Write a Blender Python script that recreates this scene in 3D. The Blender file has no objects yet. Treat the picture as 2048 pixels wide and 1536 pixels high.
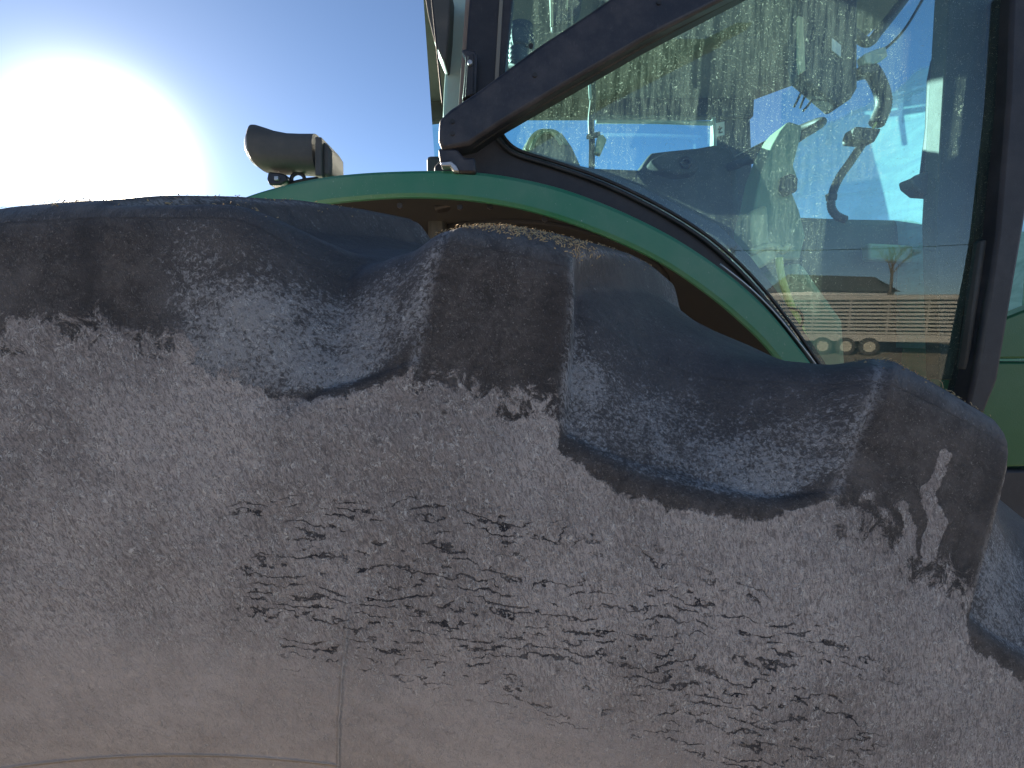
import bpy, bmesh, math, random
import numpy as np
from mathutils import Vector, Matrix
random.seed(7); rng = np.random.default_rng(7)
scene = bpy.context.scene
C = scene.collection
R = math.radians

# ------------------------------------------------------------------ camera, sky, sun
CZ = 1.965                                    # lens height above the ground (m)
PH = R(5.7)                                   # pitched down
cam_d = bpy.data.cameras.new('camera'); cam = bpy.data.objects.new('camera', cam_d); C.objects.link(cam)
cam.location = (0, 0, CZ); cam.rotation_euler = (R(90) - PH, 0, 0)
cam_d.lens = 18; cam_d.sensor_width = 36; cam_d.clip_start = 0.02; cam_d.clip_end = 3000
scene.camera = cam

def ray(px, py):
    u = (px - 1024) / 1024; v = (768 - py) / 1024
    return Vector((u, math.cos(PH) + v * math.sin(PH), -math.sin(PH) + v * math.cos(PH)))
def P(px, py, Y):
    d = ray(px, py); s = Y / d.y
    return Vector((d.x * s, Y, CZ + d.z * s))

sun_dir = ray(205, 312).normalized()
elev = math.asin(sun_dir.z); azim = math.atan2(sun_dir.x, sun_dir.y)
world = bpy.data.worlds.new('World'); scene.world = world; world.use_nodes = True
wn = world.node_tree; wn.nodes.clear()
wo = wn.nodes.new('ShaderNodeOutputWorld'); wb = wn.nodes.new('ShaderNodeBackground')
sky = wn.nodes.new('ShaderNodeTexSky'); sky.sky_type = 'NISHITA'; sky.sun_disc = False
sky.sun_elevation = elev; sky.sun_rotation = azim
sky.altitude = 300; sky.air_density = 0.54; sky.dust_density = 0.02; sky.ozone_density = 1.6
SKY_STRENGTH = 0.05
wb.inputs['Strength'].default_value = SKY_STRENGTH
# aureole of the sun itself (the bright air round the disc)
tc = wn.nodes.new('ShaderNodeTexCoord'); dot = wn.nodes.new('ShaderNodeVectorMath'); dot.operation = 'DOT_PRODUCT'
nrm = wn.nodes.new('ShaderNodeVectorMath'); nrm.operation = 'NORMALIZE'
wn.links.new(tc.outputs['Generated'], nrm.inputs[0]); wn.links.new(nrm.outputs[0], dot.inputs[0])
dot.inputs[1].default_value = sun_dir
def wmath(op, a, b=None):
    n = wn.nodes.new('ShaderNodeMath'); n.operation = op
    for i, s in enumerate((a, b)):
        if s is None: continue
        if isinstance(s, (int, float)): n.inputs[i].default_value = s
        else: wn.links.new(s, n.inputs[i])
    return n.outputs[0]
ang = wmath('ARCCOSINE', wmath('MINIMUM', dot.outputs['Value'], 0.999999))
g1 = wmath('MULTIPLY', wmath('EXPONENT', wmath('MULTIPLY', wmath('POWER', wmath('DIVIDE', ang, 0.074), 2.0), -1.0)), 26.0)
g2 = wmath('MULTIPLY', wmath('EXPONENT', wmath('MULTIPLY', ang, -8.5)), 3.6)
gl = wmath('ADD', g1, g2)
glc = wn.nodes.new('ShaderNodeVectorMath'); glc.operation = 'SCALE'
glc.inputs[0].default_value = (1.0, 0.98, 0.95); wn.links.new(gl, glc.inputs['Scale'])
addc = wn.nodes.new('ShaderNodeVectorMath'); addc.operation = 'ADD'
wn.links.new(sky.outputs[0], addc.inputs[0]); wn.links.new(glc.outputs[0], addc.inputs[1])
wn.links.new(addc.outputs[0], wb.inputs['Color']); wn.links.new(wb.outputs[0], wo.inputs['Surface'])

sl = bpy.data.lights.new('sun', 'SUN'); sl.energy = 5.0; sl.angle = R(0.53); sl.color = (1.0, 0.86, 0.68)
so = bpy.data.objects.new('sun', sl); C.objects.link(so)
so.rotation_euler = sun_dir.to_track_quat('Z', 'Y').to_euler(); so.location = sun_dir * 50
vs = scene.view_settings; vs.view_transform = 'Standard'; vs.look = 'None'; vs.gamma = 1; vs.use_curve_mapping = False
vs.exposure = 2.05
scene.render.engine = 'CYCLES'
scene.cycles.max_bounces = 10; scene.cycles.transparent_max_bounces = 24

# ------------------------------------------------------------------ material helpers
def new_mat(name):
    m = bpy.data.materials.new(name); m.use_nodes = True; m.node_tree.nodes.clear(); return m, NT(m.node_tree)
class NT:
    def __init__(s, t): s.t = t
    def n(s, ty, **kw):
        n = s.t.nodes.new(ty)
        for k, v in kw.items(): setattr(n, k, v)
        return n
    def set(s, sock, v):
        if isinstance(v, bpy.types.NodeSocket): s.t.links.new(v, sock)
        else: sock.default_value = v
    def math(s, op, a, b=0.0, c=0.0, clamp=False):
        n = s.n('ShaderNodeMath', operation=op, use_clamp=clamp)
        s.set(n.inputs[0], a); s.set(n.inputs[1], b); s.set(n.inputs[2], c); return n.outputs[0]
    def noise(s, vec, scale, detail=3, rough=0.55, dist=0.0, ty='FBM'):
        n = s.n('ShaderNodeTexNoise', noise_type=ty); s.set(n.inputs['Vector'], vec)
        s.set(n.inputs['Scale'], scale); s.set(n.inputs['Detail'], detail); s.set(n.inputs['Roughness'], rough)
        s.set(n.inputs['Distortion'], dist); return n.outputs['Fac']
    def mapping(s, vec, scale=(1, 1, 1), rot=(0, 0, 0), loc=(0, 0, 0)):
        n = s.n('ShaderNodeMapping'); s.set(n.inputs['Vector'], vec)
        n.inputs['Scale'].default_value = scale; n.inputs['Rotation'].default_value = rot; n.inputs['Location'].default_value = loc
        return n.outputs[0]
    def ramp(s, v, a, b, lo=0.0, hi=1.0):
        n = s.n('ShaderNodeMapRange', interpolation_type='SMOOTHSTEP'); s.set(n.inputs['Value'], v)
        s.set(n.inputs['From Min'], a); s.set(n.inputs['From Max'], b); s.set(n.inputs['To Min'], lo); s.set(n.inputs['To Max'], hi)
        return n.outputs['Result']
    def mix(s, f, a, b):
        n = s.n('ShaderNodeMix', data_type='RGBA'); s.set(n.inputs[0], f)
        s.set(n.inputs[6], a if not isinstance(a, tuple) else (*a[:3], 1)); s.set(n.inputs[7], b if not isinstance(b, tuple) else (*b[:3], 1))
        return n.outputs[2]
    def bump(s, h, strength=1.0, dist=0.001, normal=None):
        n = s.n('ShaderNodeBump'); s.set(n.inputs['Height'], h); s.set(n.inputs['Strength'], strength); s.set(n.inputs['Distance'], dist)
        if normal is not None: s.set(n.inputs['Normal'], normal)
        return n.outputs[0]
    def out(s, sh):
        o = s.n('ShaderNodeOutputMaterial'); s.t.links.new(sh, o.inputs['Surface'])
    def bsdf(s, col, rough=0.5, metal=0.0, normal=None, spec=0.5, sheen=0.0):
        b = s.n('ShaderNodeBsdfPrincipled')
        s.set(b.inputs['Base Color'], (*col[:3], 1) if isinstance(col, tuple) else col)
        s.set(b.inputs['Roughness'], rough); s.set(b.inputs['Metallic'], metal); s.set(b.inputs['Specular IOR Level'], spec)
        if normal is not None: s.set(b.inputs['Normal'], normal)
        return b.outputs[0]
    def obj(s): return s.n('ShaderNodeTexCoord').outputs['Object']

MATS = {}
def surf(name, col, rough=0.5, metal=0.0, dirt=0.25, dirtcol=(0.28, 0.25, 0.22), scale=14, fine=260, bump=0.0004, spec=0.5, scratch=0.0):
    """painted / plastic / metal surface with dust blotches, specks and fine relief"""
    if name in MATS: return MATS[name]
    m, t = new_mat(name); o = t.obj()
    a = t.noise(o, scale, 5, 0.65); f = t.noise(o, fine, 3, 0.6)
    d = t.math('MULTIPLY', t.ramp(a, 0.35, 0.75), dirt)
    d = t.math('ADD', d, t.math('MULTIPLY', t.ramp(f, 0.62, 0.72), dirt * 0.6), clamp=True)
    if scratch:
        s = t.noise(t.mapping(o, (1, 1, 0.12), (0.3, 0.5, 0.2)), 420, 2, 0.5, 1.5)
        d = t.math('ADD', d, t.math('MULTIPLY', t.ramp(s, 0.68, 0.72), scratch), clamp=True)
    c = t.mix(d, col, dirtcol)
    b = t.bump(t.math('ADD', f, t.math('MULTIPLY', a, 1.5)), 1.0, bump)
    t.out(t.bsdf(c, t.math('ADD', rough, t.math('MULTIPLY', d, 0.5), clamp=True), metal, b, spec))
    MATS[name] = m; return m

# ------------------------------------------------------------------ mesh helpers
def link(name, me, mat=None, parent=None, smooth=False):
    o = bpy.data.objects.new(name, me); C.objects.link(o)
    if mat: me.materials.append(mat)
    if parent: o.parent = parent
    if smooth: me.shade_smooth()
    return o
def from_bm(name, bm, mat, parent=None, smooth=False, bevel=0.0, seg=2):
    bmesh.ops.recalc_face_normals(bm, faces=bm.faces)
    me = bpy.data.meshes.new(name); bm.to_mesh(me); bm.free()
    o = link(name, me, mat, parent)
    if bevel:
        md = o.modifiers.new('bevel', 'BEVEL'); md.width = bevel; md.segments = seg; md.limit_method = 'ANGLE'; md.angle_limit = R(35)
    if smooth or bevel:
        me.shade_smooth()
        if not smooth or bevel:
            me.set_sharp_from_angle(angle=R(40))
    return o
def thing(name, label, cat, loc=(0, 0, 0), group=None):
    o = bpy.data.objects.new(name, None); C.objects.link(o); o.location = loc
    o['label'] = label; o['category'] = cat
    if group: o['group'] = group
    return o
def tag(o, label, cat, group=None, kind=None):
    o['label'] = label; o['category'] = cat
    if group: o['group'] = group
    if kind: o['kind'] = kind
    return o
def slab_bm(pts, depth, bm=None):
    """pts: world points of an outline; extruded by depth along +Y (or vector)"""
    bm = bm or bmesh.new()
    dv = Vector((0, depth, 0)) if not isinstance(depth, Vector) else depth
    a = [bm.verts.new(p) for p in pts]; b = [bm.verts.new(Vector(p) + dv) for p in pts]
    bm.faces.new(a); bm.faces.new(b[::-1]); n = len(a)
    for i in range(n): bm.faces.new((a[i], b[i], b[(i + 1) % n], a[(i + 1) % n]))
    return bm
def slab(name, px, Y, depth, mat, parent, bevel=0.004, **k):
    return from_bm(name, slab_bm([P(x, y, Y) for x, y in px], depth), mat, parent, bevel=bevel, **k)
def box_bm(c, s, bm=None, rot=None):
    bm = bm or bmesh.new()
    m = Matrix.Translation(c) @ (rot.to_4x4() if rot else Matrix.Identity(4)) @ Matrix.Diagonal((*s, 1))
    bmesh.ops.create_cube(bm, size=1.0, matrix=m); return bm
def smooth_path(pts, n=6, closed=False):
    pts = [Vector(p) for p in pts]; out = []; N = len(pts)
    rngN = N if closed else N - 1
    for i in range(rngN):
        p0 = pts[(i - 1) % N] if closed or i > 0 else pts[0]; p1 = pts[i]; p2 = pts[(i + 1) % N]
        p3 = pts[(i + 2) % N] if closed or i + 2 < N else pts[-1]
        for k in range(n):
            t = k / n
            out.append(0.5 * ((2 * p1) + (-p0 + p2) * t + (2 * p0 - 5 * p1 + 4 * p2 - p3) * t * t + (-p0 + 3 * p1 - 3 * p2 + p3) * t ** 3))
    if not closed: out.append(pts[-1])
    return out
def tube_bm(pts, r, seg=10, bm=None, closed=False, ridge=None, flat=1.0):
    bm = bm or bmesh.new(); N = len(pts); rings = []
    up = Vector((0.13, 0.3, 1)).normalized()
    for i, p in enumerate(pts):
        q0 = pts[(i - 1) % N] if (closed or i) else pts[0]; q1 = pts[(i + 1) % N] if (closed or i < N - 1) else pts[-1]
        t = (Vector(q1) - Vector(q0)).normalized()
        s = t.cross(up)
        if s.length < 1e-3: s = t.cross(Vector((1, 0, 0)))
        s.normalize(); w = s.cross(t)
        rr = r[i] if hasattr(r, '__len__') else r
        if ridge and i % 2: rr *= ridge
        rings.append([bm.verts.new(Vector(p) + (s * math.cos(a) + w * math.sin(a) * flat) * rr) for a in [2 * math.pi * k / seg for k in range(seg)]])
    M = N if closed else N - 1
    for i in range(M):
        A, B = rings[i], rings[(i + 1) % N]
        for k in range(seg): bm.faces.new((A[k], A[(k + 1) % seg], B[(k + 1) % seg], B[k]))
    if not closed: bm.faces.new(rings[0][::-1]); bm.faces.new(rings[-1])
    return bm
def tube(name, pts, r, mat, parent, n=6, seg=10, **k):
    return from_bm(name, tube_bm(smooth_path(pts, n), r, seg, **k), mat, parent, smooth=True)
def resample(pts, step):
    out = [Vector(pts[0])]; acc = 0
    for a, b in zip(pts, pts[1:]):
        a = Vector(a); b = Vector(b); L = (b - a).length; d = step - acc
        while d <= L: out.append(a.lerp(b, d / L)); d += step
        acc = (acc + L) % step if L else acc
    return out

# ------------------------------------------------------------------ materials
def tyre_material():
    m, t = new_mat('dusty_tyre_rubber')
    at = t.n('ShaderNodeAttribute', attribute_name='flat').outputs['Vector']       # metres: round the tyre, up the profile
    z = t.n('ShaderNodeAttribute', attribute_name='zones').outputs['Vector']
    sx = t.n('ShaderNodeSeparateXYZ'); t.set(sx.inputs[0], z); heavy, scoop, gap = sx.outputs
    sw = t.n('ShaderNodeSeparateXYZ'); t.set(sw.inputs[0], t.n('ShaderNodeAttribute', attribute_name='wear_sky').outputs['Vector']); wedge, wdark, wsky = sw.outputs
    sf = t.n('ShaderNodeSeparateXYZ'); t.set(sf.inputs[0], at); fx, fr, _ = sf.outputs
    o = t.obj()
    warp = t.n('ShaderNodeTexNoise'); t.set(warp.inputs['Vector'], at); t.set(warp.inputs['Scale'], 150.0); t.set(warp.inputs['Detail'], 2.0)
    wv = t.n('ShaderNodeVectorMath', operation='MULTIPLY_ADD'); t.set(wv.inputs[0], warp.outputs['Color']); wv.inputs[1].default_value = (0.006, 0.006, 0); t.set(wv.inputs[2], at)
    atw = wv.outputs[0]
    big = t.noise(at, 9, 4, 0.6); mid = t.noise(at, 62, 6, 0.75, 0.9); fine = t.noise(at, 420, 4, 0.7, 0.8)
    # short diagonal streaks and squiggly hair-fine ridges of dried dust
    stre = t.noise(t.mapping(t.mapping(at, (1, 1, 1), (0, 0, R(-38))), (1.0, 0.36, 1)), 640, 4, 0.78, 1.2)
    sq = t.noise(t.mapping(t.mapping(atw, (1, 1, 1), (0, 0, R(-30))), (1.0, 0.55, 1)), 260, 2, 0.55, 1.8); sq = t.math('ABSOLUTE', t.math('SUBTRACT', sq, 0.5))
    hair = t.ramp(sq, 0.040, 0.014)
    hairm = t.ramp(t.noise(at, 130, 3, 0.6), 0.44, 0.56); hair = t.math('MULTIPLY', hair, hairm)
    speck = t.ramp(t.noise(at, 560, 3, 0.7), 0.60, 0.68)
    # long dark creases running round the sidewall
    warp2 = t.n('ShaderNodeTexNoise'); t.set(warp2.inputs['Vector'], at); t.set(warp2.inputs['Scale'], 420.0); t.set(warp2.inputs['Detail'], 3.0)
    wv2 = t.n('ShaderNodeVectorMath', operation='MULTIPLY_ADD'); t.set(wv2.inputs[0], warp2.outputs['Color']); wv2.inputs[1].default_value = (0.009, 0.008, 0); t.set(wv2.inputs[2], at)
    so_ = t.n('ShaderNodeSeparateXYZ'); t.set(so_.inputs[0], o)
    lvl = t.math('ADD', t.math('MULTIPLY', fr, 0.25), t.math('MULTIPLY', so_.outputs[2], 0.80))
    ph = t.math('ADD', t.math('MULTIPLY', lvl, 900.0), t.math('MULTIPLY', t.noise(t.mapping(at, (0.45, 1, 1)), 30, 4, 0.65), 46.0))
    ph = t.math('ADD', ph, t.math('MULTIPLY', t.noise(t.mapping(wv2.outputs[0], (0.7, 1, 1)), 300, 4, 0.6), 6.5))
    cr = t.math('SINE', ph)
    crm = t.math('MULTIPLY', t.ramp(t.noise(t.mapping(at, (0.4, 1, 1)), 13, 4, 0.65), 0.37, 0.50),
                 t.math('MULTIPLY', t.ramp(fr, 0.715, 0.785), t.ramp(fr, 0.865, 0.820)))
    crm = t.math('MULTIPLY', crm, t.math('MULTIPLY', t.ramp(fx, R(1.5), R(7)), t.ramp(fx, R(33), R(26))))
    crw = t.math('MULTIPLY', t.ramp(t.noise(t.mapping(at, (0.35, 1, 1)), 90, 3, 0.65), 0.42, 0.60), crm)
    crease = t.ramp(cr, t.math('SUBTRACT', 1.02, t.math('MULTIPLY', crw, 0.46)), t.math('SUBTRACT', 1.20, t.math('MULTIPLY', crw, 0.46)))
    # ragged edge of the heavy coat
    h = t.math('ADD', heavy, t.math('MULTIPLY', t.math('SUBTRACT', mid, 0.5), 2.0))
    h = t.math('ADD', h, t.math('MULTIPLY', t.math('SUBTRACT', fine, 0.5), 0.5))
    H = t.ramp(h, 0.42, 0.60)
    s = t.math('ADD', scoop, t.math('MULTIPLY', t.math('SUBTRACT', mid, 0.5), 0.8))
    s = t.math('ADD', s, t.math('MULTIPLY', t.math('SUBTRACT', fine, 0.5), 2.0))
    s = t.math('ADD', s, t.math('MULTIPLY', t.math('SUBTRACT', big, 0.5), 1.6))
    S = t.ramp(s, 0.45, 0.92)
    smooth = t.ramp(fr, 0.775, 0.715)                                              # lower sidewall keeps a smooth film
    rub = t.mix(t.ramp(mid, 0.3, 0.75), (0.050, 0.043, 0.040), (0.125, 0.106, 0.096))
    rub = t.mix(t.math('MULTIPLY', t.ramp(t.noise(at, 300, 3, 0.7), 0.54, 0.64), 0.35), rub, (0.17, 0.155, 0.145))
    rub = t.mix(t.math('MULTIPLY', speck, 0.8), rub, (0.34, 0.30, 0.27))
    rub = t.mix(t.math('MULTIPLY', hair, 0.35), rub, (0.26, 0.24, 0.22))
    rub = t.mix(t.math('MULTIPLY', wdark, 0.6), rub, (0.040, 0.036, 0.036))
    rub = t.mix(t.math('MULTIPLY', wsky, t.ramp(mid, 0.35, 0.6, 0.25, 0.65)), rub, (0.22, 0.21, 0.20))  # lug-top rims lightened as if catching the sky
    rub = t.mix(t.math('MULTIPLY', t.ramp(t.noise(at, 26, 4, 0.65), 0.5, 0.68), 0.4), rub, (0.19, 0.165, 0.15))
    rub = t.mix(t.math('MULTIPLY', gap, 0.5), rub, (0.120, 0.116, 0.118))
    coat = t.mix(t.ramp(big, 0.35, 0.65), (0.315, 0.268, 0.240), (0.50, 0.430, 0.388))
    coat = t.mix(t.math('MULTIPLY', t.ramp(stre, 0.54, 0.40), t.math('SUBTRACT', 0.68, t.math('MULTIPLY', smooth, 0.5))), coat, (0.105, 0.090, 0.085))
    coat = t.mix(t.math('MULTIPLY', t.ramp(stre, 0.54, 0.64), 0.3), coat, (0.66, 0.60, 0.55))
    coat = t.mix(t.math('MULTIPLY', hair, 0.7), coat, (0.74, 0.68, 0.62))
    coat = t.mix(t.math('MULTIPLY', smooth, 0.6), coat, t.mix(t.ramp(t.noise(t.mapping(at, (0.3, 1, 1)), 60, 4, 0.7), 0.35, 0.7), (0.38, 0.315, 0.275), (0.48, 0.405, 0.36)))
    blot = t.ramp(t.noise(t.mapping(at, (0.6, 1, 1)), 75, 3, 0.5), 0.72, 0.79)
    coat = t.mix(t.math('MULTIPLY', blot, 0.6), coat, (0.08, 0.075, 0.075))
    coat = t.mix(t.math('MULTIPLY', crease, t.ramp(mid, 0.35, 0.6, 1.0, 0.7)), coat, (0.026, 0.026, 0.032))
    powder = t.mix(hair, (0.40, 0.39, 0.385), (0.72, 0.70, 0.68))
    col = t.mix(t.math('MULTIPLY', S, 0.75), rub, powder)
    col = t.mix(H, col, coat)
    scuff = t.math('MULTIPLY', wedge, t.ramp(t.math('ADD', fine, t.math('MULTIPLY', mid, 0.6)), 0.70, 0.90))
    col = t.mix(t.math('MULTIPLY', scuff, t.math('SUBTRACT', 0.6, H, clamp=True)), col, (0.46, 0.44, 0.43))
    # mould ribs on the lower sidewall
    def line(v, c, w): return t.math('EXPONENT', t.math('MULTIPLY', t.math('POWER', t.math('DIVIDE', t.math('SUBTRACT', v, c), w), 2.0), -1.0))
    wob = t.math('MULTIPLY', t.math('SUBTRACT', t.noise(at, 60, 3, 0.6), 0.5), 0.004)
    r1 = t.math('MULTIPLY', line(t.math('ADD', fx, wob), R(8.2), 0.0016), t.ramp(fr, 0.785, 0.765))
    r2 = t.math('MULTIPLY', line(fr, 0.6665, 0.0013), t.ramp(fx, R(8.35), R(8.25)))
    r3 = t.math('MULTIPLY', line(t.math('ADD', fx, wob), R(28.7), 0.0016), t.ramp(fr, 0.795, 0.775))
    rib = t.math('MAXIMUM', t.math('MAXIMUM', r1, r2), t.math('MULTIPLY', r3, 0.6))
    col = t.mix(t.math('MULTIPLY', rib, 0.35), col, (0.42, 0.39, 0.36))
    hgt = t.math('MULTIPLY', stre, t.math('SUBTRACT', 1.0, t.math('MULTIPLY', smooth, 0.75)))
    hgt = t.math('ADD', hgt, t.math('MULTIPLY', hair, 0.35))
    hgt = t.math('ADD', hgt, t.math('MULTIPLY', crease, -1.6))
    hgt = t.math('ADD', hgt, t.math('MULTIPLY', H, 0.45))
    hgt = t.math('ADD', hgt, t.math('MULTIPLY', rib, 2.2))
    hgt = t.math('ADD', hgt, t.math('MULTIPLY', mid, 1.2)); hgt = t.math('ADD', hgt, t.math('MULTIPLY', fine, 0.8))
    b = t.bump(hgt, 1.0, 0.0011)
    t.out(t.bsdf(col, t.math('ADD', 0.60, t.math('MULTIPLY', H, 0.30)), 0, b, 0.24))
    return m
M_TYRE = tyre_material()

def green_paint():
    m, t = new_mat('green_paint'); o = t.obj()
    a = t.noise(o, 6, 5, 0.6); f = t.noise(o, 380, 3, 0.6); s = t.noise(t.mapping(o, (1, 1, 0.25), (0, 0.6, 0)), 300, 2, 0.5, 2.0)
    chips = t.math('MULTIPLY', t.ramp(s, 0.70, 0.74), t.ramp(t.noise(o, 9, 2), 0.45, 0.6))
    c = t.mix(t.math('ADD', t.math('MULTIPLY', t.ramp(a, 0.3, 0.8), 0.22), t.math('MULTIPLY', t.ramp(f, 0.6, 0.75), 0.12)), (0.020, 0.175, 0.090), (0.30, 0.36, 0.32))
    c = t.mix(t.math('MULTIPLY', chips, 0.8), c, (0.55, 0.60, 0.56))
    t.out(t.bsdf(c, t.math('ADD', 0.30, t.math('MULTIPLY', a, 0.22)), 0, t.bump(f, 0.6, 0.0002), 0.5)); return m
M_GREEN = green_paint()
M_BLACK = surf('black_textured_plastic', (0.013, 0.013, 0.017), 0.55, dirt=0.10, dirtcol=(0.20, 0.19, 0.20), scratch=0.10)
M_STEEL = surf('black_painted_steel', (0.016, 0.016, 0.022), 0.42, dirt=0.16, dirtcol=(0.22, 0.20, 0.20), scratch=0.18)
M_RUBBER = surf('black_seal_rubber', (0.010, 0.010, 0.011), 0.5, dirt=0.10)
M_LINER = surf('dark_fender_liner', (0.012, 0.014, 0.019), 0.8, dirt=0.16, dirtcol=(0.045, 0.045, 0.048), scale=5)
M_PALE = surf('pale_green_plastic', (0.36, 0.47, 0.42), 0.55, dirt=0.35, dirtcol=(0.42, 0.36, 0.30), scale=20)
M_GREY = surf('grey_interior_trim', (0.17, 0.17, 0.15), 0.75, dirt=0.2, scale=4)
M_DGREY = surf('charcoal_interior_plastic', (0.055, 0.058, 0.055), 0.6, dirt=0.15)
M_DKGREEN = surf('dark_green_grey_pillar', (0.030, 0.034, 0.024), 0.6, dirt=0.12)
M_CREAM = surf('cream_plastic', (0.52, 0.50, 0.30), 0.5, dirt=0.2)
M_OLIVE = surf('olive_grey_plastic', (0.26, 0.33, 0.22), 0.6, dirt=0.25)
M_LABEL = surf('white_label', (0.62, 0.66, 0.64), 0.6, dirt=0.1)
M_METAL = surf('worn_metal', (0.45, 0.45, 0.46), 0.38, metal=0.8, dirt=0.3)
M_HOSE = surf('corrugated_hose', (0.035, 0.036, 0.036), 0.5, dirt=0.2)
M_FABRIC = surf('seat_fabric', (0.060, 0.062, 0.056), 0.9, dirt=0.2, fine=600, bump=0.001)
M_YELLOW = surf('yellow_lever_plastic', (0.62, 0.58, 0.16), 0.45, dirt=0.1)

def glass(name, tint, dust, streak=(1, 1, 0.08), speck=0.5, refl=1.8, back=0.5, dustcol=(0.66, 0.74, 0.60), mask=None):
    m, t = new_mat(name); o = t.obj()
    tr = t.n('ShaderNodeBsdfTransparent'); tr.inputs[0].default_value = (*tint, 1)
    gl = t.n('ShaderNodeBsdfGlossy'); gl.inputs['Roughness'].default_value = 0.008; gl.inputs['Color'].default_value = (0.95, 1, 0.98, 1)
    ge = t.n('ShaderNodeNewGeometry'); dp = t.n('ShaderNodeVectorMath', operation='DOT_PRODUCT')
    t.set(dp.inputs[0], ge.outputs['Incoming']); t.set(dp.inputs[1], ge.outputs['True Normal'])
    fz = t.math('ADD', 0.04, t.math('MULTIPLY', 0.96, t.math('POWER', t.math('SUBTRACT', 1.0, t.math('ABSOLUTE', dp.outputs['Value'])), 5.0)))
    mx = t.n('ShaderNodeMixShader'); t.set(mx.inputs[0], t.math('MULTIPLY', fz, refl, clamp=True))
    t.t.links.new(tr.outputs[0], mx.inputs[1]); t.t.links.new(gl.outputs[0], mx.inputs[2])
    df = t.n('ShaderNodeBsdfDiffuse'); df.inputs[0].default_value = (*dustcol, 1)
    tl = t.n('ShaderNodeBsdfTranslucent'); tl.inputs[0].default_value = (*dustcol, 1)
    dm = t.n('ShaderNodeMixShader'); dm.inputs[0].default_value = back
    t.t.links.new(df.outputs[0], dm.inputs[1]); t.t.links.new(tl.outputs[0], dm.inputs[2])
    st = t.noise(t.mapping(o, streak), 95, 5, 0.7); big = t.noise(o, 4, 4, 0.6)
    fl = t.noise(t.mapping(o, (1, 1, 1), (0.2, 0.4, 0.6)), 150, 3, 0.65, 2.5); fl = t.ramp(fl, 0.61, 0.66)
    d = t.math('MULTIPLY', t.ramp(st, 0.30, 0.74), t.ramp(big, 0.15, 0.8, 0.45, 1.25))
    d = t.math('MULTIPLY', d, dust); d = t.math('ADD', d, t.math('MULTIPLY', fl, speck * 0.7))
    if mask:
        d = t.math('ADD', d, mask(t, o), clamp=True)
    m2 = t.n('ShaderNodeMixShader'); t.set(m2.inputs[0], d)
    t.t.links.new(mx.outputs[0], m2.inputs[1]); t.t.links.new(dm.outputs[0], m2.inputs[2]); t.out(m2.outputs[0])
    return m

# ------------------------------------------------------------------ ground
def make_ground():
    m, t = new_mat('dry_gravel_yard'); o = t.obj()
    a = t.noise(o, 0.25, 6, 0.6); b = t.noise(o, 9, 5, 0.7); c = t.noise(o, 60, 3, 0.6)
    col = t.mix(t.ramp(a, 0.35, 0.65), (0.40, 0.34, 0.27), (0.48, 0.42, 0.34)); col = t.mix(t.math('MULTIPLY', t.ramp(b, 0.4, 0.7), 0.5), col, (0.17, 0.15, 0.125))
    t.out(t.bsdf(col, 0.95, 0, t.bump(t.math('ADD', b, c), 1.0, 0.02), 0.2))
    bm = bmesh.new(); n = 60
    xs = [math.copysign(abs(i / 30) ** 3 * 1500, i) for i in range(-30, 31)]
    g = [[bm.verts.new((x, y, 0.0)) for x in xs] for y in xs]
    for i in range(n):
        for j in range(n): bm.faces.new((g[i][j], g[i][j + 1], g[i + 1][j + 1], g[i + 1][j]))
    o = from_bm('ground', bm, m); o['kind'] = 'structure'
    return o
make_ground()

# ------------------------------------------------------------------ tractor
tractor = thing('tractor', 'green tractor with black cab frame seen over its dusty rear tyre', 'tractor', (0, 0, 0))
WX, WZ = -0.20, CZ - 0.92          # wheel centre; the axle runs along Y
NL = 23; PITCH = 2 * math.pi / NL; TH0 = R(12.05)

def ss(x): x = np.clip(x, 0, 1); return x * x * (3 - 2 * x)
# matched control points of lug envelope (E) and gap floor (G): (radius, y)
KE = [(.540,.400),(.560,.368),(.600,.325),(.660,.288),(.720,.271),(.780,.266),(.830,.2675),(.868,.272),(.890,.276),(.915,.281),(.940,.286),(.962,.290),(.980,.294),(.991,.300),(.998,.310),(1.003,.324),(1.011,.350),(1.020,.390),(1.030,.440),(1.039,.500),(1.045,.560),(1.048,.650)]
KG = [(.540,.400),(.560,.368),(.600,.325),(.660,.288),(.720,.271),(.780,.266),(.830,.2675),(.868,.2735),(.882,.283),(.898,.295),(.915,.308),(.930,.320),(.944,.332),(.954,.342),(.962,.352),(.970,.364),(.979,.383),(.988,.412),(.996,.452),(1.003,.505),(1.008,.562),(1.010,.650)]
def cat(K, per):
    """Catmull-Rom through K sampled at parameters per (in knot units)"""
    K = np.array(K); n = len(K); i = np.clip(np.floor(per).astype(int), 0, n - 2); f = (per - i)[:, None]
    p0 = K[np.clip(i - 1, 0, n - 1)]; p1 = K[i]; p2 = K[i + 1]; p3 = K[np.clip(i + 2, 0, n - 1)]
    return 0.5 * (2 * p1 + (-p0 + p2) * f + (2 * p0 - 5 * p1 + 4 * p2 - p3) * f ** 2 + (-p0 + 3 * p1 - 3 * p2 + p3) * f ** 3)
def params(step):
    fine = np.linspace(0, len(KE) - 1, 4000); e = cat(KE, fine); s = np.concatenate([[0], np.cumsum(np.hypot(*np.diff(e, axis=0).T))])
    # extra samples near the shoulder corner
    n = int(s[-1] / step); return np.interp(np.linspace(0, s[-1], n + 1), s, fine)

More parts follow.
